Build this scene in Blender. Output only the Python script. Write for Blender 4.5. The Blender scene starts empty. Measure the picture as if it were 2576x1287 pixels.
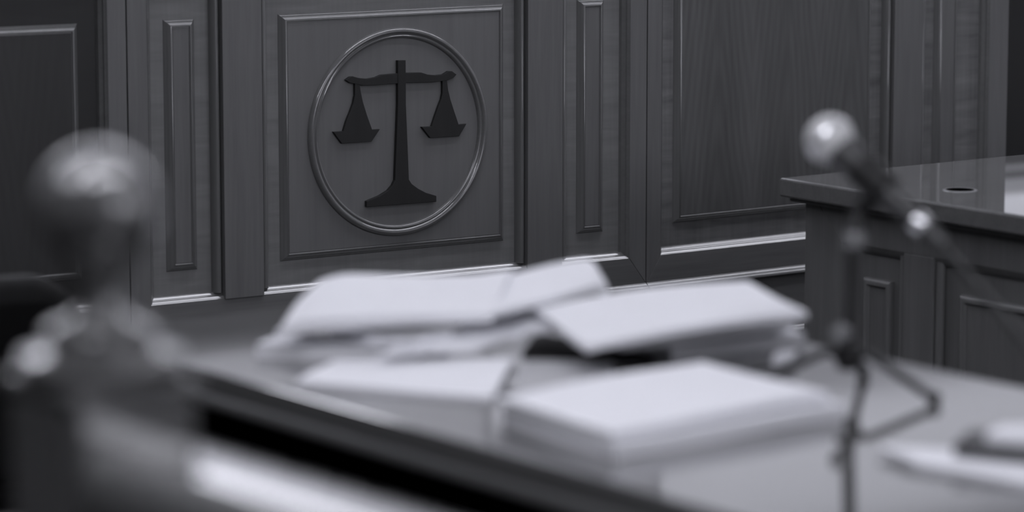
import bpy, bmesh, math, random
from mathutils import Vector, Matrix
random.seed(4)
SC = bpy.context.scene
COL = SC.collection
R = math.radians

# ---------------------------------------------------------------- camera
cam_data = bpy.data.cameras.new('camera')
cam = bpy.data.objects.new('camera', cam_data)
COL.objects.link(cam)
cam.location = (0, 0, 1.46)
cam.rotation_euler = (R(90 - 8.53), 0, 0)
cam_data.sensor_width = 36
cam_data.lens = 8500 / 2576 * 36
cam_data.clip_start = 0.05
cam_data.dof.use_dof = True
cam_data.dof.focus_distance = 6.45
cam_data.dof.aperture_fstop = 2.7
cam_data.dof.aperture_blades = 0
SC.camera = cam

# ---------------------------------------------------------------- world, exposure
w = bpy.data.worlds.new('world')
SC.world = w
w.use_nodes = True
w.node_tree.nodes['Background'].inputs[0].default_value = (.8, .85, 1, 1)
w.node_tree.nodes['Background'].inputs[1].default_value = 0.02
SC.view_settings.view_transform = 'Standard'
SC.view_settings.look = 'None'
SC.view_settings.gamma = 1
SC.view_settings.use_curve_mapping = False
SC.view_settings.exposure = 0.0
LAMP = 10.2
WIN = .40
WIN_HIGH = .58
WIN_FILL = 2.4

# ---------------------------------------------------------------- frames of reference
# bench facets: local x runs along the facet, -y faces the room, z is up
def frame(x, y, deg):
    return Matrix.Translation((x, y, 0)) @ Matrix.Rotation(R(deg), 4, 'Z')
FA = frame(-0.2184, 6.3644, 33.05)
FB = frame(0.2561, 6.6731, 36.0)
FC = frame(-0.6998, 6.0512, 30.0)
FT = Matrix.Rotation(R(36.6), 4, 'Z')          # table and balustrade
FD = frame(0.479, 6.011, 36.0)                 # side desk
I4 = Matrix.Identity(4)

# ---------------------------------------------------------------- materials
def mat(name):
    m = bpy.data.materials.new(name)
    m.use_nodes = True
    nt = m.node_tree
    return m, nt, nt.nodes['Principled BSDF']

def N(nt, kind, **kw):
    n = nt.nodes.new(kind)
    for k, v in kw.items():
        setattr(n, k, v)
    return n

def grey(v, tint=0.0):
    return (v * (1 - tint), v * (1 - tint * .85), v * (1 + tint), 1)

def ramp(nt, fac, stops):
    r = N(nt, 'ShaderNodeValToRGB')
    el = r.color_ramp.elements
    el[0].position, el[0].color = stops[0][0], grey(stops[0][1], .0)
    el[1].position, el[1].color = stops[-1][0], grey(stops[-1][1], .0)
    for p, v in stops[1:-1]:
        e = el.new(p)
        e.color = grey(v, .0)
    nt.links.new(fac, r.inputs[0])
    return r.outputs[0]

def mapped(nt, scale, loc=(0, 0, 0)):
    tc = N(nt, 'ShaderNodeTexCoord')
    mp = N(nt, 'ShaderNodeMapping')
    mp.inputs['Scale'].default_value = scale
    mp.inputs['Location'].default_value = loc
    nt.links.new(tc.outputs['Object'], mp.inputs['Vector'])
    return mp.outputs['Vector']

def noise(nt, vec, scale=1, detail=4, rough=.55, dist=0):
    n = N(nt, 'ShaderNodeTexNoise')
    n.inputs['Scale'].default_value = scale
    n.inputs['Detail'].default_value = detail
    n.inputs['Roughness'].default_value = rough
    n.inputs['Distortion'].default_value = dist
    nt.links.new(vec, n.inputs['Vector'])
    return n.outputs['Fac']

def mth(nt, op, a, b=None):
    n = N(nt, 'ShaderNodeMath', operation=op)
    for i, v in enumerate((a, b)):
        if v is None:
            continue
        if isinstance(v, (int, float)):
            n.inputs[i].default_value = v
        else:
            nt.links.new(v, n.inputs[i])
    return n.outputs[0]

def wood(name, base, axis='z', contrast=.25, rough=.38, coat=.0, figure=None, spec=.5, offset=0, coat_ior=1.5, coat_rough=.06):
    m, nt, b = mat(name)
    fine = {'z': (170, 170, 7), 'x': (7, 170, 170), 'y': (170, 7, 170)}[axis]
    broad = {'z': (26, 26, 1.6), 'x': (1.6, 26, 26), 'y': (26, 1.6, 26)}[axis]
    f1 = noise(nt, mapped(nt, fine, (offset, 0, offset)), 1, 3)
    f2 = noise(nt, mapped(nt, broad, (offset, 3, offset)), 1, 4, dist=.4)
    fac = mth(nt, 'ADD', mth(nt, 'MULTIPLY', f1, .4), mth(nt, 'MULTIPLY', f2, .6))
    if figure == 'ripple':                       # cross-banded fiddleback veneer
        f3 = noise(nt, mapped(nt, (5, 5, 42), (offset, 0, offset)), 1, 3, dist=.9)
        fac = mth(nt, 'ADD', mth(nt, 'MULTIPLY', fac, .45), mth(nt, 'MULTIPLY', f3, .55))
    if figure == 'cathedral':                    # pointed arches of crown-cut veneer
        tc = N(nt, 'ShaderNodeTexCoord')
        sx = N(nt, 'ShaderNodeSeparateXYZ')
        nt.links.new(tc.outputs['Object'], sx.inputs[0])
        d = noise(nt, mapped(nt, (4, 4, 1.4), (offset, 0, 0)), 1, 2)
        u = mth(nt, 'ADD', sx.outputs[0], mth(nt, 'MULTIPLY', mth(nt, 'SUBTRACT', d, .5), .045))
        p = mth(nt, 'PINGPONG', mth(nt, 'ADD', u, offset), .088)
        p = mth(nt, 'SUBTRACT', .088, p)
        p = mth(nt, 'SQRT', mth(nt, 'ADD', mth(nt, 'MULTIPLY', p, p), .00016))
        arch = mth(nt, 'ADD', mth(nt, 'MULTIPLY', p, 8.5), sx.outputs[2])
        arch = mth(nt, 'ADD', arch, mth(nt, 'MULTIPLY', d, .30))
        wv = mth(nt, 'SINE', mth(nt, 'MULTIPLY', arch, 46))
        wv = mth(nt, 'ADD', mth(nt, 'MULTIPLY', wv, mth(nt, 'MULTIPLY', d, .26)), mth(nt, 'ADD', mth(nt, 'MULTIPLY', p, 3.4), .36))
        fac = mth(nt, 'ADD', mth(nt, 'MULTIPLY', fac, .62), mth(nt, 'MULTIPLY', wv, .38))
    c = ramp(nt, fac, [(.25, base * (1 - contrast)), (.5, base), (.75, base * (1 + contrast))])
    nt.links.new(c, b.inputs['Base Color'])
    b.inputs['Roughness'].default_value = rough
    b.inputs['Specular IOR Level'].default_value = spec
    b.inputs['Coat Weight'].default_value = coat
    b.inputs['Coat Roughness'].default_value = coat_rough
    b.inputs['Coat IOR'].default_value = coat_ior
    return m

def plain(name, v, rough=.5, metal=0, tint=.01, spec=.5, emit=0, spread=.06, scale=60):
    m, nt, b = mat(name)
    f = noise(nt, mapped(nt, (scale, scale, scale)), 1, 3)
    r = N(nt, 'ShaderNodeValToRGB')
    r.color_ramp.elements[0].position = .3
    r.color_ramp.elements[0].color = grey(v * (1 - spread), tint)
    r.color_ramp.elements[1].position = .7
    r.color_ramp.elements[1].color = grey(min(v * (1 + spread), .95), tint)
    nt.links.new(f, r.inputs[0])
    nt.links.new(r.outputs[0], b.inputs['Base Color'])
    b.inputs['Roughness'].default_value = rough
    b.inputs['Metallic'].default_value = metal
    b.inputs['Specular IOR Level'].default_value = spec
    if emit:
        b.inputs['Emission Color'].default_value = grey(1, .05)
        b.inputs['Emission Strength'].default_value = emit
    return m

M = {}
M['panel_a'] = wood('plain veneer', 0.138, 'z', .14, .42)
M['field_a'] = wood('rippled veneer', 0.176, 'z', .30, .42, figure='ripple')
M['rail'] = wood('horizontal grain wood', 0.12, 'x', .28, .40)
M['stile'] = wood('vertical grain wood', 0.13, 'z', .22, .40)
M['mould'] = wood('polished moulding wood', 0.133, 'z', .15, .24, coat=1)
M['mould_h'] = wood('polished moulding wood across', 0.133, 'x', .15, .20, coat=1)
M['panel_b'] = wood('crown cut veneer', 0.092, 'z', .42, .42, figure='cathedral', offset=.073)
M['field_b'] = wood('rippled brown veneer', .145, 'z', .62, .42, figure='ripple', offset=3)
M['panel_c'] = wood('left facet crown cut veneer', .022, 'z', .36, .42, figure='cathedral', offset=.03)  # left facet panel and field set much darker than the other facets
M['field_c'] = wood('left facet rippled veneer', .009, 'z', .45, .42, figure='ripple', offset=7)
M['emblem'] = wood('dark stained wood', .020, 'z', .22, .5, spec=.3)
M['desk'] = wood('desk wood', 0.14, 'z', .25, .38)
M['desk_top'] = wood('desk top wood', .13, 'x', .22, .03, coat=.4, coat_rough=.02)
M['table'] = wood('polished table wood', .10, 'y', .22, .07, coat=.8)
M['table_dark'] = wood('dark table wood', .012, 'z', .25, .5, spec=.2)
M['table_edge'] = wood('table edge wood', .10, 'y', .25, .35)
M['newel'] = wood('lacquered newel wood', 0.085, 'z', .2, .22, coat=1, coat_ior=1.85)
M['rail_top'] = wood('lacquered handrail wood', 0.16, 'y', .2, .10, coat=1, coat_ior=1.7)
M['dark'] = plain('painted shade black', .002, .9, spec=.0)  # flat black standing for shade under the table and in the cable hole
M['leather'] = plain('black leather', .004, .6, spec=.12, spread=.3, scale=200)
M['black_metal'] = plain('black painted metal', .010, .38, spec=.4)
M['mic_grey'] = plain('dark grey metal', .035, .4, spec=.5)
M['black_plastic'] = plain('black plastic', .008, .5, spec=.3)
M['grey_plastic'] = plain('grey plastic', .16, .4)
M['silver'] = plain('silver metal', .85, .28, metal=1)
M['brass'] = plain('dull metal rim', .25, .45, metal=.6)
M['carpet'] = plain('dark carpet', .018, .95, spec=.1, spread=.4, scale=300)
M['plaster'] = plain('pale plaster', .78, .9, spec=.2, spread=.03, scale=8)
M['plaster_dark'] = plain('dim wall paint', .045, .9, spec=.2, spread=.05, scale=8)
M['ceiling'] = plain('white ceiling paint', .70, .9, spec=.2, spread=.03, scale=8)
M['wainscot'] = wood('dark wainscot wood', .020, 'z', .3, .4)
M['lamp'] = plain('lit diffuser', .8, .5, emit=LAMP)
M['pane'] = plain('unseen glow pane', .8, .4, tint=.03, emit=WIN)
M['pane_high'] = plain('unseen high glow pane', .8, .4, tint=.03, emit=WIN_HIGH)
M['pane_fill'] = plain('bright unseen glow pane', .8, .4, emit=WIN_FILL)  # added glow that fills the scene from the front
M['white_metal'] = plain('white painted metal', .7, .5)
M['paper'] = plain('white paper', .83, .75, tint=.022, spec=.2, spread=.015, scale=30)
M['grey_paper'] = plain('greyed paper', .42, .6, tint=.02, spec=.3)
M['black_sheet'] = plain('flat black', .012, .6, spec=.15)
M['dark_cover'] = plain('dark glossy cover', .05, .14, spec=.6)

def pages(name, v):
    m, nt, b = mat(name)
    f = noise(nt, mapped(nt, (6, 6, 900)), 1, 2)
    r = N(nt, 'ShaderNodeValToRGB')
    r.color_ramp.elements[0].position = .3
    r.color_ramp.elements[0].color = grey(v * .82, .022)
    r.color_ramp.elements[1].position = .65
    r.color_ramp.elements[1].color = grey(v, .022)
    nt.links.new(f, r.inputs[0])
    nt.links.new(r.outputs[0], b.inputs['Base Color'])
    b.inputs['Roughness'].default_value = .85
    b.inputs['Specular IOR Level'].default_value = .1
    return m
M['pages'] = pages('page edges', .84)
M['shaded_pages'] = pages('shaded page edges', .50)  # page edges greyed to carry the shade low in the right pile

def grille_mat():
    m, nt, b = mat('woven steel grille')
    v = N(nt, 'ShaderNodeTexVoronoi')
    v.inputs['Scale'].default_value = 420
    tc = N(nt, 'ShaderNodeTexCoord')
    nt.links.new(tc.outputs['Object'], v.inputs['Vector'])
    r = N(nt, 'ShaderNodeValToRGB')
    r.color_ramp.elements[0].position = .2
    r.color_ramp.elements[0].color = grey(.72)
    r.color_ramp.elements[1].position = .8
    r.color_ramp.elements[1].color = grey(.5)
    nt.links.new(v.outputs['Distance'], r.inputs[0])
    nt.links.new(r.outputs[0], b.inputs['Base Color'])
    b.inputs['Metallic'].default_value = .1
    b.inputs['Roughness'].default_value = .5
    return m
M['grille'] = grille_mat()

# ---------------------------------------------------------------- object helpers
def link(name, bm, mats, fr=I4, parent=None, smooth=None, bevel=0):
    bmesh.ops.recalc_face_normals(bm, faces=bm.faces[:])
    me = bpy.data.meshes.new(name)
    bm.to_mesh(me)
    bm.free()
    if not isinstance(mats, (list, tuple)):
        mats = [mats]
    for k in mats:
        me.materials.append(M[k])
    o = bpy.data.objects.new(name, me)
    COL.objects.link(o)
    if parent is not None:
        o.parent = parent
        o.matrix_basis = WORLD[parent.as_pointer()].inverted() @ fr
    else:
        o.matrix_basis = fr
    WORLD[o.as_pointer()] = fr.copy()
    if smooth:
        for p in me.polygons:
            p.use_smooth = True
        if smooth is not True:
            me.set_sharp_from_angle(angle=R(smooth))
    if bevel:
        b = o.modifiers.new('bevel', 'BEVEL')
        b.width = bevel
        b.segments = 2
        b.limit_method = 'ANGLE'
        b.angle_limit = R(40)
    return o
WORLD = {}

def tag(o, label=None, cat=None, group=None, kind=None):
    if label: o['label'] = label
    if cat: o['category'] = cat
    if group: o['group'] = group
    if kind: o['kind'] = kind
    return o

def empty(name, fr, label, cat, group=None):
    o = bpy.data.objects.new(name, None)
    o.empty_display_size = .1
    COL.objects.link(o)
    o.matrix_basis = fr
    WORLD[o.as_pointer()] = fr.copy()
    return tag(o, label, cat, group)

def box(bm, x0, x1, y0, y1, z0, z1):
    v = [bm.verts.new((x, y, z)) for x in (x0, x1) for y in (y0, y1) for z in (z0, z1)]
    for f in ((0, 1, 3, 2), (4, 6, 7, 5), (0, 4, 5, 1), (2, 3, 7, 6), (0, 2, 6, 4), (1, 5, 7, 3)):
        bm.faces.new([v[i] for i in f])

def bbox(*a):
    bm = bmesh.new()
    box(bm, *a)
    return bm

def prism(pts, y0, y1, bm=None):
    """polygon in (x, z), extruded from y0 to y1"""
    bm = bm or bmesh.new()
    a = [bm.verts.new((x, y0, z)) for x, z in pts]
    b = [bm.verts.new((x, y1, z)) for x, z in pts]
    n = len(pts)
    bm.faces.new(a)
    bm.faces.new(b)
    for i in range(n):
        bm.faces.new((a[i], a[(i + 1) % n], b[(i + 1) % n], b[i]))
    return bm

def lathe(prof, n=40, bm=None, mtx=I4):
    """profile of (radius, z) about z"""
    bm = bm or bmesh.new()
    rings = []
    for r, z in prof:
        if r < 1e-6:
            rings.append([bm.verts.new(mtx @ Vector((0, 0, z)))])
        else:
            rings.append([bm.verts.new(mtx @ Vector((r * math.cos(2 * math.pi * i / n), r * math.sin(2 * math.pi * i / n), z))) for i in range(n)])
    for a, b in zip(rings, rings[1:]):
        for i in range(n):
            j = (i + 1) % n
            if len(a) == 1 and len(b) == 1:
                continue
            if len(a) == 1:
                bm.faces.new((a[0], b[i], b[j]))
            elif len(b) == 1:
                bm.faces.new((a[i], a[j], b[0]))
            else:
                bm.faces.new((a[i], a[j], b[j], b[i]))
    return bm

def along(p, q):
    """matrix whose z axis runs from p to q"""
    d = (Vector(q) - Vector(p)).normalized()
    return Matrix.Translation(p) @ d.to_track_quat('Z', 'Y').to_matrix().to_4x4()

def rod(p, q, r0, r1=None, n=24, bm=None):
    L = (Vector(q) - Vector(p)).length
    r1 = r0 if r1 is None else r1
    return lathe([(0, 0), (r0, 0), (r1, L), (0, L)], n, bm, along(p, q))

def tube(pts, r, n=12, bm=None):
    bm = bm or bmesh.new()
    pts = [Vector(p) for p in pts]
    P = []
    for i in range(len(pts) - 1):
        a, b = pts[max(i - 1, 0)], pts[i]
        c, d = pts[i + 1], pts[min(i + 2, len(pts) - 1)]
        for k in range(10):
            t = k / 10
            P.append(.5 * ((2 * b) + (c - a) * t + (2 * a - 5 * b + 4 * c - d) * t * t + (3 * b - a - 3 * c + d) * t ** 3))
    P.append(pts[-1])
    rings = []
    for i, p in enumerate(P):
        d = (P[min(i + 1, len(P) - 1)] - P[max(i - 1, 0)]).normalized()
        s = d.cross(Vector((.13, .2, 1))).normalized()
        t = d.cross(s)
        rings.append([bm.verts.new(p + r * (s * math.cos(2 * math.pi * k / n) + t * math.sin(2 * math.pi * k / n))) for k in range(n)])
    for a, b in zip(rings, rings[1:]):
        for k in range(n):
            bm.faces.new((a[k], a[(k + 1) % n], b[(k + 1) % n], b[k]))
    bm.faces.new(rings[0])
    bm.faces.new(rings[-1])
    return bm

def rect_mould(x0, x1, z0, z1, prof, y=0, fill=False, bm=None):
    """profile (inset, height) swept round a mitred rectangle; height rises towards -y"""
    bm = bm or bmesh.new()
    loops = []
    for i, h in prof:
        loops.append([bm.verts.new(c) for c in ((x0 + i, y - h, z0 + i), (x1 - i, y - h, z0 + i), (x1 - i, y - h, z1 - i), (x0 + i, y - h, z1 - i))])
    for a, b in zip(loops, loops[1:]):
        for k in range(4):
            bm.faces.new((a[k], a[(k + 1) % 4], b[(k + 1) % 4], b[k]))
    if fill:
        bm.faces.new(loops[-1])
    return bm

def part_panel(root, fr, x0, x1, z0, z1, pm, mm='mould', prof=None, field=.0095):
    prof = prof or [(0, 0), (.0004, .0010), (.0030, .0032), (.0056, .0054), (.0062, .0068), (.0068, .0073), (.0094, .0094), (.0118, .0113), (.0130, .0116), (.0140, .0100), (.0148, .0088), (.0160, field)]
    i = prof[-1][0]
    f = link('raised_panel', bbox(x0 + i, x1 - i, -field, .0, z0 + i, z1 - i), pm, fr, root)
    link('panel_molding', rect_mould(x0, x1, z0, z1, prof), mm, fr, f, smooth=35)
    return f

# ---------------------------------------------------------------- the room
RM = FA
BW = 2.3                                       # back wall behind the bench
UL, UR, WF, HC = -5.2, 4.6, -8.2, 3.3
def struct(name, bm, m, fr=RM, parent=None):
    o = link(name, bm, m, fr, parent)
    if parent is None:
        o['kind'] = 'structure'
    return o
struct('floor', bbox(UL - .1, UR + .1, WF - .1, BW + .1, -.1, 0), 'carpet')
struct('ceiling', bbox(UL - .1, UR + .1, WF - .1, BW + .1, HC, HC + .1), 'ceiling')
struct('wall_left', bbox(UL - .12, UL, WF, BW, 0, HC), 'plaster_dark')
struct('wall_right', bbox(UR, UR + .12, WF, BW, 0, HC), 'plaster')
WINS = [(.35, 2.12, 2.24, 2.98), (2.24, 4.30, 1.90, 2.42)]  # unseen windows added to glow in the tabletop and handrail reflections
LOWS = {0: (1.66, 2.12, 1.68, 1.98), 1: (3.36, 4.28, 1.24, 1.60)}   # unseen low panes added for reflections on table and desk
bm = bmesh.new()
xs = UL
for x0, x1, z0, z1 in WINS:
    box(bm, xs, x0, BW, BW + .14, 0, HC)
    LOW = LOWS.get(WINS.index((x0, x1, z0, z1)))
    if LOW:
        box(bm, LOW[1], x1, BW, BW + .14, 0, z0)
        box(bm, x0, LOW[0], BW, BW + .14, 0, z0)
        box(bm, LOW[0], LOW[1], BW, BW + .14, 0, LOW[2])
        box(bm, LOW[0], LOW[1], BW, BW + .14, LOW[3], z0)
    else:
        box(bm, x0, x1, BW, BW + .14, 0, z0)
    box(bm, x0, x1, BW, BW + .14, z1, HC)
    xs = x1
box(bm, xs, UR, BW, BW + .14, 0, HC)
struct('wall_back', bm, 'plaster')
struct('trim_1', bbox(UL, UR, BW - .03, BW, 0, 1.232), 'wainscot')
struct('trim_2', bbox(UL, UR, BW - .045, BW - .03, 1.190, 1.205), 'white_metal')
for k, (x0, x1, z0, z1) in enumerate(WINS + list(LOWS.values())):
    wn = link('window_%d' % (k + 1), rect_mould(x0, x1, z0, z1, [(0, 0), (0, .03), (.05, .03), (.05, -.06)], BW + .06), 'white_metal', RM)
    wn['kind'] = 'structure'
    link('window_pane', bbox(x0 + .02, x1 - .02, BW + .09, BW + .10, z0 + .02, z1 - .02), 'pane_high' if k == 0 else 'pane', RM, wn)

FILL_WINS = [(-1.9, 0, .85, 2.85), (.5, 2.4, .85, 2.85), (2.7, 4.5, .85, 2.85)]  # unseen windows added behind the camera as front fill
bm = bmesh.new()
xs = UL
for x0, x1, z0, z1 in FILL_WINS:
    box(bm, xs, x0, WF - .14, WF, 0, HC)
    box(bm, x0, x1, WF - .14, WF, 0, z0)
    box(bm, x0, x1, WF - .14, WF, z1, HC)
    xs = x1
box(bm, xs, UR, WF - .14, WF, 0, HC)
struct('wall_front', bm, 'plaster')
for k, (x0, x1, z0, z1) in enumerate(FILL_WINS):
    bm = bmesh.new()
    for a in (x0, (x0 + x1) / 2 - .025, x1 - .05):
        box(bm, a, a + .05, WF - .10, WF - .04, z0, z1)
    for a in (z0, z1 - .05):
        box(bm, x0, x1, WF - .10, WF - .04, a, a + .05)
    wn = link('window_%d' % (k + 5), bm, 'white_metal', RM)
    wn['kind'] = 'structure'
    link('window_pane', bbox(x0 + .02, x1 - .02, WF - .08, WF - .07, z0 + .02, z1 - .02), 'pane_fill', RM, wn)

# unseen ceiling light fittings, placed for the highlights they give
SPOTS = [(u, -4.3, .30) for u in (-1.5, -2.8)] + [(u, -3.1, .22) for u in (-2.8, -4.1)]
SPOTS += [(-4.1, -1.9, .16)]
SPOTS += [(u, wv, .10) for wv in (-.50, -1.05) for u in (-.2, 1.05, 2.3, 3.55)]
SPOTS += [(u, 1.75, .28) for u in (-1.9, -.65, .6)]  # row added to brighten the back wall that the table reflects
for u, wv, hw in SPOTS:
    t = empty('ceiling_light', RM @ Matrix.Translation((u, wv, HC)), 'flat white ceiling light panel with a lit diffuser', 'ceiling light', 'light panels in the ceiling')
    f = bmesh.new()
    box(f, u - .62, u - .60, wv - hw - .02, wv + hw + .02, HC - .035, HC)
    box(f, u + .60, u + .62, wv - hw - .02, wv + hw + .02, HC - .035, HC)
    box(f, u - .60, u + .60, wv - hw - .02, wv - hw, HC - .035, HC)
    box(f, u - .60, u + .60, wv + hw, wv + hw + .02, HC - .035, HC)
    link('light_frame', f, 'white_metal', RM, t)
    link('light_diffuser', bbox(u - .60, u + .60, wv - hw, wv + hw, HC - .025, HC - .005), 'lamp', RM, t)

# ---------------------------------------------------------------- the judge's bench
bench = empty('judge_bench', FA, 'long wood panelled judge bench front carrying the round scales of justice emblem', 'bench')
TOP = 1.04                                     # inner edge of the top rail
STOP = 1.10
LOWER, BASE = .460, .408
PROUD = .020
def mitred_frame(fr, x0, x1, stile_l, stile_r, rm, sm):
    g = .0004
    il, ir = x0 + stile_l, x1 - stile_r
    def pt(*p):
        return prism(p, -PROUD, .0)
    link('stile', pt((x0 + g, BASE + g), (il, LOWER + g), (il, STOP - .05), (x0 + g, STOP)), sm, fr, bench, bevel=.0008)
    link('stile', pt((x1 - g, BASE + g), (ir, LOWER + g), (ir, STOP - .05), (x1 - g, STOP)), sm, fr, bench, bevel=.0008)
    link('bottom_rail', pt((x0 + 2 * g, BASE), (x1 - 2 * g, BASE), (ir - g, LOWER), (il + g, LOWER)), rm, fr, bench, bevel=.0008)
    link('top_rail', pt((x0 + 2 * g, STOP), (x1 - 2 * g, STOP), (ir - g, STOP - .05), (il + g, STOP - .05)), rm, fr, bench, bevel=.0008)
    pr = [(0, PROUD), (.0006, .0193), (.0030, .0175), (.0052, .0155), (.0058, .0120), (.0066, .0112), (.0095, .0090), (.0120, .0066), (.0127, .003), (.0135, .0)]
    link('frame_molding', rect_mould(il, ir, LOWER, STOP - .05, pr), 'mould_h', fr, bench, smooth=35)

def base_cap(fr, x0, x1, z, out=.016):
    p = [(0, z), (-.0014, z - .0004), (-.0042, z - .0034), (-.0066, z - .0062), (-.0088, z - .0067), (-.0110, z - .0092), (-.0125, z - .0118), (-.0125, z - .0138), (-.001, z - .016)]
    bm = bmesh.new()
    a = [bm.verts.new((x0, -PROUD + y, zz)) for y, zz in p] + [bm.verts.new((x0, 0, z - .016)), bm.verts.new((x0, 0, z))]
    b = [bm.verts.new((x1, -PROUD + y, zz)) for y, zz in p] + [bm.verts.new((x1, 0, z - .016)), bm.verts.new((x1, 0, z))]
    n = len(a)
    bm.faces.new(a)
    bm.faces.new(b)
    for i in range(n):
        bm.faces.new((a[i], a[(i + 1) % n], b[(i + 1) % n], b[i]))
    return link('base_molding', bm, 'mould_h', fr, bench, smooth=40)

def plinth(fr, x0, x1, m):
    link('plinth', bbox(x0, x1, -PROUD - .003, 0, 0, BASE - .014), m, fr, bench)
    base_cap(fr, x0, x1, BASE, .016)
    base_cap(fr, x0, x1, .286, .012)

def pilaster(fr, x0, x1, m):
    """flat pilaster with a round bead down each edge"""
    f = link('pilaster', bbox(x0, x1, -PROUD - .004, 0, LOWER - .001, STOP - .05), m, fr, bench, bevel=.0012)
    for s, xe in ((-1, x0), (1, x1)):
        bm = bmesh.new()
        pts = []
        for k in range(9):
            a = math.pi * k / 8
            pts.append((xe + s * (.0085 - .0080 * math.cos(a)), -.0065 - .0115 * math.sin(a)))
        pts = [(xe + s * .0005, 0)] + pts + [(xe + s * .0165, 0)]
        vs = [[bm.verts.new((x, y, z)) for x, y in pts] for z in (LOWER + .011, STOP - .055)]
        for i in range(len(pts)):
            j = (i + 1) % len(pts)
            bm.faces.new((vs[0][i], vs[0][j], vs[1][j], vs[1][i]))
        bm.faces.new(vs[0])
        bm.faces.new(vs[1])
        link('pilaster_bead', bm, 'mould', fr, f, smooth=40)

def body(fr, x0, x1, m):
    link('front_board', bbox(x0, x1, 0, .03, 0, STOP), m, fr, bench)

PT, PB = .977, .516
# middle facet
a0, a1 = -.574, .5655
body(FA, a0, a1, 'field_a')
mitred_frame(FA, a0, a1, .040, .040, 'rail', 'stile')
plinth(FA, a0, a1, 'rail')
part_panel(bench, FA, -.2555, .2400, PB, PT, 'panel_a')
part_panel(bench, FA, -.4925, -.4290, PB, PT, 'stile')
part_panel(bench, FA, .4105, .4740, PB, PT, 'stile')
pilaster(FA, -.3835, -.3020, 'stile')
pilaster(FA, .2820, .3630, 'stile')
# emblem: round moulding and the scales
ring = [(.1975, .0090), (.1975, .0125), (.1955, .0165), (.1925, .0185), (.1895, .0185), (.1865, .0165), (.1850, .0145), (.1838, .0150), (.1822, .0162), (.1800, .0160), (.1785, .0145), (.1775, .0125), (.1770, .0090)]
rot = Matrix.Translation((-.002, 0, .7445)) @ Matrix.Rotation(R(90), 4, 'X')
emb = link('emblem_ring', lathe(ring, 128, mtx=rot), 'mould_h', FA, bench, smooth=40)
def relief(name, pts, y=-.0165):
    o = link(name, prism(pts, y, -.0085), 'emblem', FA, emb, bevel=.0008)
    o['label'] = 'dark stained flat cut-out'
    return o
relief('scale_column', [(-.0068, .8801), (.0103, .8797), (.0104, .7969), (.0163, .6527), (.0225, .6440), (.0373, .6335), (.0542, .6248), (.0774, .6172), (.0774, .6058), (-.0769, .6068), (-.0769, .6180), (-.0488, .6260), (-.0297, .6349), (-.0200, .6440), (-.0144, .6536), (-.0073, .7979)], -.0175)
relief('scale_beam', [(-.1201, .8490), (-.1110, .8545), (-.1051, .8554), (-.092, .8515), (-.0732, .8489), (-.0544, .8508), (-.0425, .8548), (-.0079, .8556), (.0121, .8558), (.0456, .8546), (.0600, .8500), (.0770, .8478), (.0938, .8484), (.1059, .8540), (.1142, .8535), (.1243, .8468), (.1170, .8405), (.1040, .8365), (.0696, .8345), (.0120, .8366), (-.0080, .8364), (-.0545, .8356), (-.0827, .8364), (-.0968, .8402), (-.1108, .8430)])
relief('scale_pan', [(-.1001, .8425), (-.0902, .8420), (-.0870, .8240), (-.0830, .8063), (-.0740, .7800), (-.0631, .7525), (-.0461, .7525), (-.0647, .7300), (-.1290, .7300), (-.1475, .7536), (-.1256, .7533), (-.1190, .7720), (-.1113, .7875), (-.1040, .8040), (-.1002, .8194)], -.0160)
relief('scale_pan', [(.0928, .8390), (.1025, .8385), (.1055, .8180), (.1106, .7995), (.1200, .7740), (.1289, .7508), (.1465, .7512), (.1299, .7280), (.0653, .7285), (.0461, .7510), (.0683, .7506), (.0760, .7700), (.0839, .7886), (.0900, .8010), (.0927, .8129)], -.0160)
# right facet
b0, b1 = .0003, .985
body(FB, b0, b1, 'field_b')
mitred_frame(FB, b0, b1, .036, .055, 'rail', 'stile')
plinth(FB, b0, b1, 'rail')
part_panel(bench, FB, .0805, .6070, PB + .003, PT + .04, 'panel_b')
pilaster(FB, .6530, .7330, 'stile')
part_panel(bench, FB, .7845, .8520, PB + .003, PT, 'stile')
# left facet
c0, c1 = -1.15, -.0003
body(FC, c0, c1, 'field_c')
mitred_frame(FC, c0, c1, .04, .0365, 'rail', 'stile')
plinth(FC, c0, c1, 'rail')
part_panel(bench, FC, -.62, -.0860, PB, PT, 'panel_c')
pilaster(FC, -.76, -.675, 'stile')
# end returns, carcass and the top shelf of the bench
link('end_panel', bbox(b1 - .03, b1, .03, .75, 0, STOP), 'table_dark', FB, bench)
link('end_panel', bbox(c0, c0 + .03, .03, .75, 0, STOP), 'table_dark', FC, bench)
def top_outline():
    P = []
    for fr, x, y in ((FC, c0 - .02, -.035), (FC, 0, -.035), (FA, (a0 + a1) / 2, -.035), (FB, 0, -.035), (FB, b1 + .02, -.035), (FB, b1 + .02, .78), (FA, 0, .9), (FC, c0 - .02, .78)):
        P.append(FA.inverted() @ (fr @ Vector((x, y, 0))))
    return P
bm = bmesh.new()
P = top_outline()
lo = [bm.verts.new((p.x, p.y, STOP)) for p in P]
hi = [bm.verts.new((p.x, p.y, STOP + .04)) for p in P]
bm.faces.new(lo)
bm.faces.new(hi)
for i in range(len(P)):
    j = (i + 1) % len(P)
    bm.faces.new((lo[i], lo[j], hi[j], hi[i]))
link('worktop', bm, 'rail', FA, bench, bevel=.006)

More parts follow.
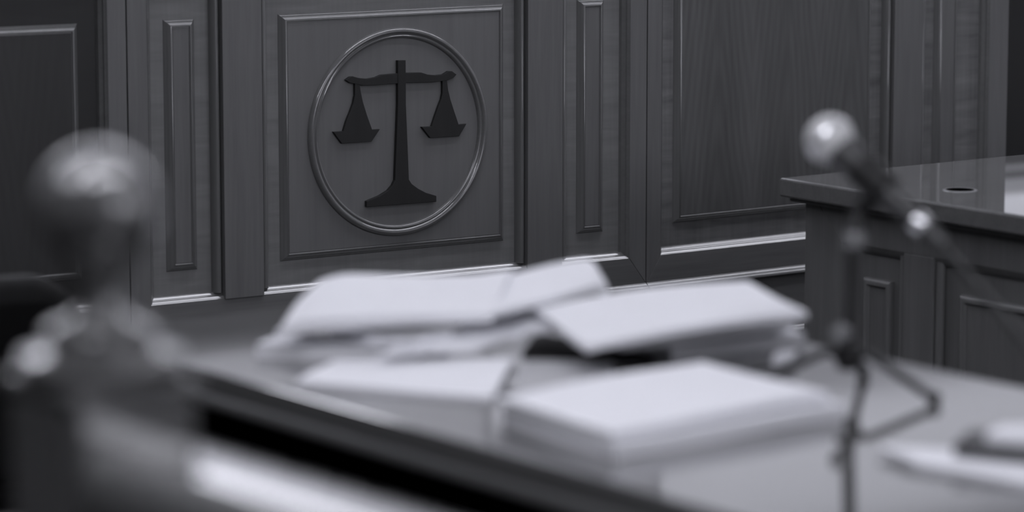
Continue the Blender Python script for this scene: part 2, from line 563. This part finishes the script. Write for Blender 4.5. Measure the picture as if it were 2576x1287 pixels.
# ---------------------------------------------------------------- side desk on the right
desk = empty('clerk_desk', FD, 'wood panelled desk with a glossy top standing at the right before the bench', 'desk')
DT = .70
slab = link('worktop', bbox(0, 1.25, -1.55, 0, DT - .034, DT), 'desk_top', FD, desk, bevel=.004)
lip = link('worktop_molding', bbox(.013, 1.24, -1.54, -.013, DT - .042, DT - .034), 'desk', FD, slab, bevel=.003)
DF = FD @ Matrix.Translation((.034, -.034, 0)) @ Matrix.Rotation(R(-90), 4, 'Z')   # local x runs along the visible side, -y faces out
g = .0004
link('carcass', bbox(.0, 1.48, .03, 1.15, 0, DT - .042), 'desk', DF, desk)
def dpt(*p):
    return prism(p, 0, .03)
link('stile', dpt((0, 0), (.096, 0), (.096, .597 - g), (.036, DT - .044), (0, DT - .044)), 'desk', DF, desk, bevel=.0008)
link('top_rail', dpt((.096 + g, .597), (1.48, .597), (1.48, DT - .043), (.036 + g, DT - .043)), 'desk', DF, desk, bevel=.0008)
link('bottom_rail', dpt((.096 + g, 0), (1.48, 0), (1.48, .12), (.096 + g, .12)), 'desk', DF, desk)
link('front_board', bbox(.096, 1.48, .014, .03, .12, .597), 'desk', DF, desk)
link('frame_molding', rect_mould(.096, 1.46, .12, .597, [(0, .0), (.002, -.001), (.006, -.003), (.010, -.006), (.014, -.010), (.016, -.014)]), 'desk', DF, desk, smooth=35)
DFp = DF @ Matrix.Translation((0, .014, 0))
def dpanel(x0, x1, z0, z1):
    pr = [(0, 0), (0, .006), (.002, .009), (.006, .011), (.011, .011), (.014, .008), (.015, .006)]
    f = link('raised_panel', bbox(x0 + .015, x1 - .015, -.006, 0, z0 + .015, z1 - .015), 'desk', DFp, desk)
    link('panel_molding', rect_mould(x0, x1, z0, z1, pr), 'desk', DFp, f, smooth=35)
dpanel(.150, .222, .17, .540)
dpanel(.395, .92, .17, .540)
pl = link('pilaster', bbox(.262, .338, -.002, .014, .12, .5965), 'desk', DF, desk, bevel=.001)
for xa in (.2465, .338):
    link('pilaster_bead', rod((xa + .008, .008, .121), (xa + .008, .008, .590), .0082), 'desk', DF, pl, smooth=40)
ro = bmesh.new()
lathe([(.0305, .0001), (.0300, .0008), (.0275, .0014), (.0248, .0012), (.0244, .0004)], 48, ro, Matrix.Translation((.1435, -.3155, DT)))
gr = link('cable_grommet', ro, 'brass', FD, desk, smooth=40)
gr['label'] = 'metal rimmed round cable hole'
link('grommet_hole_shade', lathe([(0, .0010), (.0247, .0010), (.0247, .0002), (0, .0002)], 40, None, Matrix.Translation((.1435, -.3155, DT))), 'dark', FD, gr)  # black disc paints the dark inside of the hole, nothing is cut

# ---------------------------------------------------------------- table with the papers
tb = empty('table', FT @ Matrix.Translation((2.347, 2.72, 0)), 'dark polished wood table with papers and a microphone on it', 'table')
X0, X1, Y0, Y1, TZ = 2.008, 2.690, 1.90, 3.620, .75
link('tabletop', bbox(X0, X1, Y0, Y1, TZ - .027, TZ), 'table', FT, tb, bevel=.0025)
link('tabletop_edging', bbox(X0 - .008, X1 + .008, Y0 - .008, Y1 + .008, TZ - .042, TZ - .0272), 'table_edge', FT, tb, bevel=.005)
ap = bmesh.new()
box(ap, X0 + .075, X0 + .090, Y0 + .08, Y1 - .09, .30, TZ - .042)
link('under_table_shade', ap, 'dark', FT, tb)  # black panel stands in for the shade under the open table
for x in (X0 + .03, X1 - .09):
    for y in (Y0 + .03, Y1 - .10):
        link('leg', bbox(x, x + .06, y, y + .06, 0, TZ - .042), 'table_dark', FT, tb, bevel=.004)

# ---------------------------------------------------------------- papers
def doc(name, c, th, label, cat='papers', mats=('paper', 'pages'), bulge=0, bulge_v=0, wob=.0008, parent=None, n=22, seed=0, rnd=.0, group=None, drop=None):
    """c = four top corners front-left, front-right, back-right, back-left"""
    c = [Vector(p) for p in c]
    rg = random.Random(seed)
    ph = [rg.uniform(0, 6.28) for _ in range(4)]
    bm = bmesh.new()
    top, bot = [], []
    for j in range(n + 1):
        v = j / n
        for i in range(n + 1):
            u = i / n
            # soften the corners a touch
            p = (c[0] * (1 - u) + c[1] * u) * (1 - v) + (c[3] * (1 - u) + c[2] * u) * v
            z = bulge * math.sin(math.pi * u) + bulge_v * math.sin(math.pi * v)
            z += wob * (math.sin(5 * u + ph[0] + 3 * v) + math.sin(7 * v + ph[1] - 2 * u))
            if drop:
                z += drop(u, v)
            q = p + Vector((0, 0, z))
            top.append(bm.verts.new(q))
            t = th(u, v) if callable(th) else th
            bot.append(bm.verts.new((q.x, q.y, max(q.z - t, .7503))))
    W_ = n + 1
    for j in range(n):
        for i in range(n):
            a = j * W_ + i
            bm.faces.new((top[a], top[a + 1], top[a + W_ + 1], top[a + W_]))
            bm.faces.new((bot[a], bot[a + W_], bot[a + W_ + 1], bot[a + 1]))
    edge = [i for i in range(n + 1)] + [j * W_ + n for j in range(1, n + 1)] + [n * W_ + i for i in range(n - 1, -1, -1)] + [j * W_ for j in range(n - 1, 0, -1)]
    for k in range(len(edge)):
        a, b = edge[k], edge[(k + 1) % len(edge)]
        f = bm.faces.new((top[a], bot[a], bot[b], top[b]))
        f.material_index = 1
    ctr = sum(c, Vector()) / 4
    if parent is None:
        zmin = min(v.co.z for v in bm.verts)
        fr = Matrix.Translation((ctr.x, ctr.y, zmin))
        bmesh.ops.transform(bm, matrix=fr.inverted(), verts=bm.verts[:])
    else:
        fr = WORLD[parent.as_pointer()]
        bmesh.ops.transform(bm, matrix=fr.inverted(), verts=bm.verts[:])
    o = link(name, bm, list(mats), fr, parent, smooth=40)
    if parent is None:
        tag(o, label, cat, group)
    return o

PG = 'papers lying on the table'
# left pile, from the table upwards
doc('paper_pad', [(-.243, 3.739, .757), (-.022, 3.644, .757), (.002, 3.885, .757), (-.206, 3.880, .757)], .0065, 'thin white paper pad at the front of the left pile, near the table edge', seed=1, group=PG)
doc('bound_file', [(-.302, 3.925, .763), (-.129, 3.893, .763), (-.075, 3.985, .763), (-.262, 4.030, .763)], .0125, 'dark covered file with white page edges at the far left end of the pile', 'file', ('dark_cover', 'pages'), seed=2, group=PG)
doc('paper_sheet', [(-.158, 3.848, .764), (-.045, 3.879, .767), (.008, 3.960, .775), (-.108, 3.979, .772)], .003, 'loose white sheet with a lifted corner lying on the thin pad', 'sheet of paper', bulge=.003, seed=3, group=PG)
doc('envelope', [(-.301, 3.931, .7662), (-.131, 3.899, .7662), (-.142, 3.936, .7662), (-.281, 3.985, .7662)], .0025, 'narrow white envelope lying on the dark covered file', 'envelope', seed=21, group=PG, wob=.0001)
doc('booklet', [(-.216, 3.958, .782), (-.115, 3.876, .780), (-.070, 3.925, .782), (-.185, 4.010, .784)], .0125, 'white edged booklet squeezed beneath the thick sheaf of the left pile', 'booklet', ('grey_paper', 'pages'), seed=4, group=PG)  # grey top paints in the shade of the sheaf above
doc('folded_paper', [(-.282, 3.975, .776), (-.222, 3.962, .786), (-.175, 4.030, .788), (-.255, 4.060, .776)], .006, 'small folded paper poking out left below the thick sheaf', 'paper', seed=5, group=PG)
sheaf = doc('paper_sheaf', [(-.271, 3.895, .803), (-.023, 3.931, .802), (.001, 4.114, .822), (-.237, 4.082, .826)], lambda u, v: .010 + .006 * (1 - u), 'thick floppy white sheaf topping the left pile, its right pages rolled over', 'papers', seed=6, bulge_v=.004, wob=.0012, group=PG,
            drop=lambda u, v: -.010 * max(0, 1 - u / .18) ** 2 + .005 * max(0, (u - .8) / .2) * v)
def curl(u, v):
    return .001 * math.sin(math.pi * u) - .012 * max(0, (u - .82) / .18) ** 2.5
doc('rolled_pages', [(-.023, 3.931, .801), (.119, 4.090, .816), (.106, 4.150, .837), (.001, 4.114, .821)], lambda u, v: .005 + .006 * u, None, parent=sheaf, seed=7, drop=curl)
# right pile
doc('thick_document', [(.187, 3.885, .7675), (.352, 4.000, .7675), (.295, 4.100, .7675), (.120, 3.985, .7675)], .0170, 'thick paper document at the bottom of the right pile', 'papers', ('paper', 'shaded_pages'), seed=8, group=PG)
doc('grey_document', [(.128, 3.855, .7865), (.340, 3.985, .790), (.275, 4.100, .790), (.060, 3.975, .7865)], .0160, 'document with shade-greyed edges in the middle of the right pile, jutting out left', 'papers', ('grey_paper', 'shaded_pages'), seed=9, group=PG)
doc('dark_sheet', [(.012, 3.935, .7555), (.166, 3.915, .7555), (.118, 3.985, .7555), (.030, 4.065, .7555)], .005, 'thin black sheet lying flat on the table under the drooping document', 'folder', ('black_sheet', 'black_sheet'), seed=19, group=PG, wob=0)  # black sheet that fills the dark band below the drooping document
doc('grey_sheet', [(-.004, 3.710, .7509), (.118, 3.715, .7509), (.118, 3.900, .7509), (.012, 3.905, .7509)], .0006, 'single grey sheet flat on the table between the pad and the front stack', 'sheet of paper', ('grey_paper', 'grey_paper'), seed=20, group=PG, wob=0)  # pale sheet that makes this patch of tabletop brighter
doc('small_stack', [(.012, 3.938, .782), (.070, 3.952, .782), (.064, 4.055, .784), (.026, 4.045, .784)], .007, 'small white stack in the gap between the left and right piles', 'papers', seed=10, group=PG)
doc('paper_sheet', [(-.066, 3.945, .772), (.010, 3.930, .774), (.034, 4.040, .786), (-.048, 4.040, .788)], .003, 'curved white sheet slipping out on the right from below the thick sheaf', 'sheet of paper', seed=18, group=PG)
doc('drooping_document', [(.085, 3.801, .786), (.344, 3.883, .810), (.290, 4.114, .812), (.027, 4.000, .7975)], .0075, 'large white document on the right pile with its near corner drooping', 'papers', seed=11, bulge=.006, group=PG,
    drop=lambda u, v: .0)
doc('paper_scrap', [(.303, 3.872, .758), (.325, 3.880, .760), (.335, 3.915, .762), (.310, 3.915, .760)], .006, 'little white paper scrap beside the microphone stand', 'paper scrap', seed=12, group=PG)
# front stack
doc('report', [(-.010, 3.545, .7665), (.1045, 3.345, .7665), (.3565, 3.558, .7665), (.222, 3.758, .7665)], .0160, 'lower thick white report of the stack nearest the viewer', 'report', seed=13, group=PG)
doc('report', [(-.016, 3.541, .7765), (.0995, 3.355, .7765), (.340, 3.566, .7765), (.216, 3.754, .778)], .0075, 'top white report of the stack nearest the viewer', 'report', seed=14, group=PG, bulge_v=.001)
# bottom right
doc('paper_sheets', [(.402, 3.296, .758), (.560, 3.150, .758), (.650, 3.330, .758), (.373, 3.365, .760)], .007, 'white sheets at the right edge, lying under the dark notebook', 'papers', seed=15, group=PG)
doc('notebook', [(.442, 3.316, .7725), (.575, 3.250, .7725), (.660, 3.370, .7725), (.470, 3.395, .7725)], .012, 'dark covered notebook lying on the white sheets at the right edge', 'notebook', ('dark_cover', 'dark_cover'), seed=16, group=PG)
doc('memo_paper', [(.474, 3.318, .783), (.580, 3.270, .783), (.640, 3.360, .783), (.496, 3.365, .783)], .009, 'white memo paper lying on top of the dark notebook', 'paper', seed=17, group=PG)

# ---------------------------------------------------------------- microphone, its stand and cable
def B3(p):
    return Matrix.Translation(p)
st = empty('microphone_stand', B3((.374, 3.699, .75)), 'small black tripod desk stand holding the microphone', 'microphone stand')
cx, cy = .374, 3.699
link('stand_tube', rod((cx, cy, .785), (.381, 3.718, .925), .0078), 'black_metal', I4, st, smooth=40)
link('upper_tube', rod((.381, 3.718, .925), (.388, 3.728, .955), .0100), 'black_metal', I4, st, smooth=40)
nut = lathe([(0, -.010), (.0105, -.010), (.0130, -.006), (.0130, .006), (.0105, .010), (0, .010)], 28, None, along((.3815, 3.719, .920), (.385, 3.724, .96)))
link('locking_nut', nut, 'grey_plastic', I4, st, smooth=40)
kn = lathe([(0, 0), (.005, 0), (.005, .008), (.010, .009), (.0115, .014), (.010, .021), (0, .023)], 24, None, along((cx - .003, cy - .004, .818), (cx - .012, cy - .020, .822)))
link('clamp_knob', kn, 'grey_plastic', I4, st, smooth=40)
link('hub', lathe([(0, .778), (.011, .778), (.0145, .783), (.0145, .800), (.012, .806), (0, .808)], 28, None, B3((cx, cy, 0))), 'black_metal', I4, st, smooth=40)
for ang in (-33.7, 172, 75):
    dx, dy = math.cos(R(ang)), math.sin(R(ang))
    def lp(r, z): return (cx + dx * r, cy + dy * r, z)
    lg = link('leg', tube([lp(.008, .790), lp(.022, .797), lp(.038, .791), lp(.070, .775), lp(.106, .757)], .0052, 12), 'black_metal', I4, st, smooth=True)
    link('rubber_foot', lathe([(0, -.0065), (.0050, -.0065), (.0072, -.002), (.0072, .004), (.004, .0075), (0, .0078)], 18, None, B3(lp(.107, .7565))), 'black_plastic', I4, lg, smooth=True)
ht, tl = Vector((.354, 3.741, 1.030)), Vector((.451, 3.664, .942))
ax = (tl - ht).normalized()
def on(t): return ht + ax * t
# clip: a sleeve round the body, a neck and a pivot
cb = bmesh.new()
lathe([(.0178, 0), (.0205, 0), (.0200, .042), (.0172, .042)], 28, cb, along(on(.050), on(.10)))
rod(on(.070) + Vector((0, 0, -.018)), (.388, 3.728, .952), .0125, .0110, 18, cb)
link('clip', cb, 'black_plastic', I4, st, smooth=40)
mc = empty('microphone', along(tuple(ht), tuple(tl)), 'handheld microphone with a pale round grille head clipped to the stand', 'microphone')
FM = along(tuple(ht), tuple(tl))
pr = []
for k in range(15):
    a = math.pi * k / 14
    pr.append((.0280 * math.sin(a) if 0 < k < 14 else 0, -.0270 * math.cos(a)))
hd = link('grille', lathe(pr, 40), 'grille', FM, mc, smooth=True)
hd['label'] = 'pale woven metal ball grille'
link('grille_band', lathe([(.0278, -.003), (.0288, -.002), (.0288, .003), (.0278, .004)], 40), 'silver', FM, hd, smooth=40)
link('body', lathe([(.0185, .0195), (.0200, .024), (.0190, .034), (.0165, .055), (.0130, .110), (.0118, .140), (0, .140)], 32), 'mic_grey', FM, mc, smooth=40)
cn = link('connector', lathe([(0, .1402), (.0125, .1402), (.0130, .146), (.0125, .153), (.0112, .155), (0, .155)], 28), 'silver', FM, mc, smooth=40)
link('plug', lathe([(0, .1552), (.0105, .1552), (.0100, .172), (.0078, .186), (0, .186)], 28), 'mic_grey', FM, mc, smooth=40)
cn['label'] = 'shiny metal ring'
e = on(.184)
cab = link('microphone_cable', tube([e, (.478, 3.622, .9135), (.505, 3.540, .884), (.532, 3.450, .853), (.565, 3.345, .812), (.620, 3.210, .775), (.668, 3.150, .7565), (.730, 3.150, .7556), (.775, 3.200, .7556), (.765, 3.260, .7556), (.715, 3.270, .7556), (.690, 3.235, .7556)], .0052, 12), 'black_plastic', I4, None, smooth=True)
tag(cab, 'dark cable running from the microphone down to the lower right', 'cable')

# ---------------------------------------------------------------- balustrade in front
NX, NY, NW = 1.2335, 2.1745, .0525
bal = empty('balustrade', FT @ B3((NX, NY, 0)), 'dark lacquered balustrade with ball topped newel post and handrail, closest to the viewer', 'balustrade')
post = link('newel_post', bbox(NX - NW, NX + NW, NY - NW, NY + NW, 0, .985), 'newel', FT, bal, bevel=.008)
link('post_cap', bbox(NX - NW - .004, NX + NW + .004, NY - NW - .004, NY + NW + .004, .985, 1.000), 'newel', FT, post, bevel=.006)
prof = [(0, 1.0), (.058, 1.0), (.0625, 1.004), (.0635, 1.010), (.0605, 1.016), (.048, 1.019), (.0405, 1.021), (.0430, 1.026), (.0425, 1.033), (.0370, 1.038), (.026, 1.041), (.0185, 1.047), (.0160, 1.056), (.0165, 1.066), (.0205, 1.075), (.0255, 1.0815)]
r0, zc = .0460, 1.1255
for k in range(18):
    a = math.asin(.0255 / r0) * 1.12 + (math.pi - math.asin(.0255 / r0) * 1.12) * k / 17
    prof.append((r0 * math.sin(a) if k < 17 else 0, zc - r0 * math.cos(a)))
fin = link('finial', lathe(prof, 56), 'newel', FT @ B3((NX, NY, 0)), post, smooth=35)
# handrail profile swept along -y
hp = [(-.040, .905), (-.045, .920), (-.046, .938), (-.043, .949), (-.036, .9545), (-.018, .9562), (0, .9566), (.018, .9562), (.036, .9545), (.043, .949), (.046, .938), (.045, .920), (.040, .905)]
bm = bmesh.new()
va = [bm.verts.new((NX + x, NY - NW, z)) for x, z in hp]
vb = [bm.verts.new((NX + x, .35, z)) for x, z in hp]
bm.faces.new(va)
bm.faces.new(vb)
for i in range(len(hp)):
    j = (i + 1) % len(hp)
    bm.faces.new((va[i], va[j], vb[j], vb[i]))
link('handrail', bm, 'rail_top', FT, bal, smooth=50)
link('infill_panel', bbox(NX - .012, NX + .012, .35, NY - NW, .08, .905), 'table_dark', FT, bal)

# ---------------------------------------------------------------- black chair at the left
CH = frame(-.815, 4.50, 24)
ch = empty('office_chair', CH, 'black leather office chair partly hidden behind the newel post at left', 'chair')
def cushion(x, y, z0, z1, rad=.05, top_round=.07, n=10):
    bm = bmesh.new()
    pts = []
    for k in range(n + 1):
        a = math.pi / 2 * k / n
        pts.append((x - top_round + top_round * math.cos(a), z1 - top_round + top_round * math.sin(a)))
    pts = pts + [(-px, pz) for px, pz in reversed(pts)] + [(-x * .9, z0), (x * .9, z0)]
    prism(pts, -y, y, bm)
    return bm
link('backrest', cushion(.235, .045, .46, .748), 'leather', CH, ch, smooth=50, bevel=.03)
s = bbox(-.235, .235, .06, .50, .40, .48)
link('seat', s, 'leather', CH, ch, smooth=50, bevel=.03)
link('back_bracket', bbox(-.03, .03, -.02, .20, .37, .50), 'black_plastic', CH, ch, bevel=.01)
link('gas_column', rod((0, .28, .08), (0, .28, .41), .028, .022), 'black_metal', CH, ch, smooth=40)
for sx in (-1, 1):
    link('armrest', tube([(sx * .24, .38, .43), (sx * .27, .38, .52), (sx * .27, .36, .60), (sx * .27, .18, .61), (sx * .26, .03, .60)], .017, 10), 'black_plastic', CH, ch, smooth=True)
for k in range(5):
    a = R(72 * k + 18)
    q = (.27 * math.cos(a), .28 + .27 * math.sin(a), .075)
    lg = link('base_spoke', rod((0, .28, .10), q, .022, .014, 14), 'black_metal', CH, ch, smooth=40)
    link('caster', lathe([(0, -.011), (.028, -.011), (.030, 0), (.028, .011), (0, .011)], 20, None, Matrix.Translation((q[0], q[1], .030)) @ Matrix.Rotation(a, 4, 'Z') @ Matrix.Rotation(R(90), 4, 'X')), 'black_plastic', CH, lg, smooth=40)
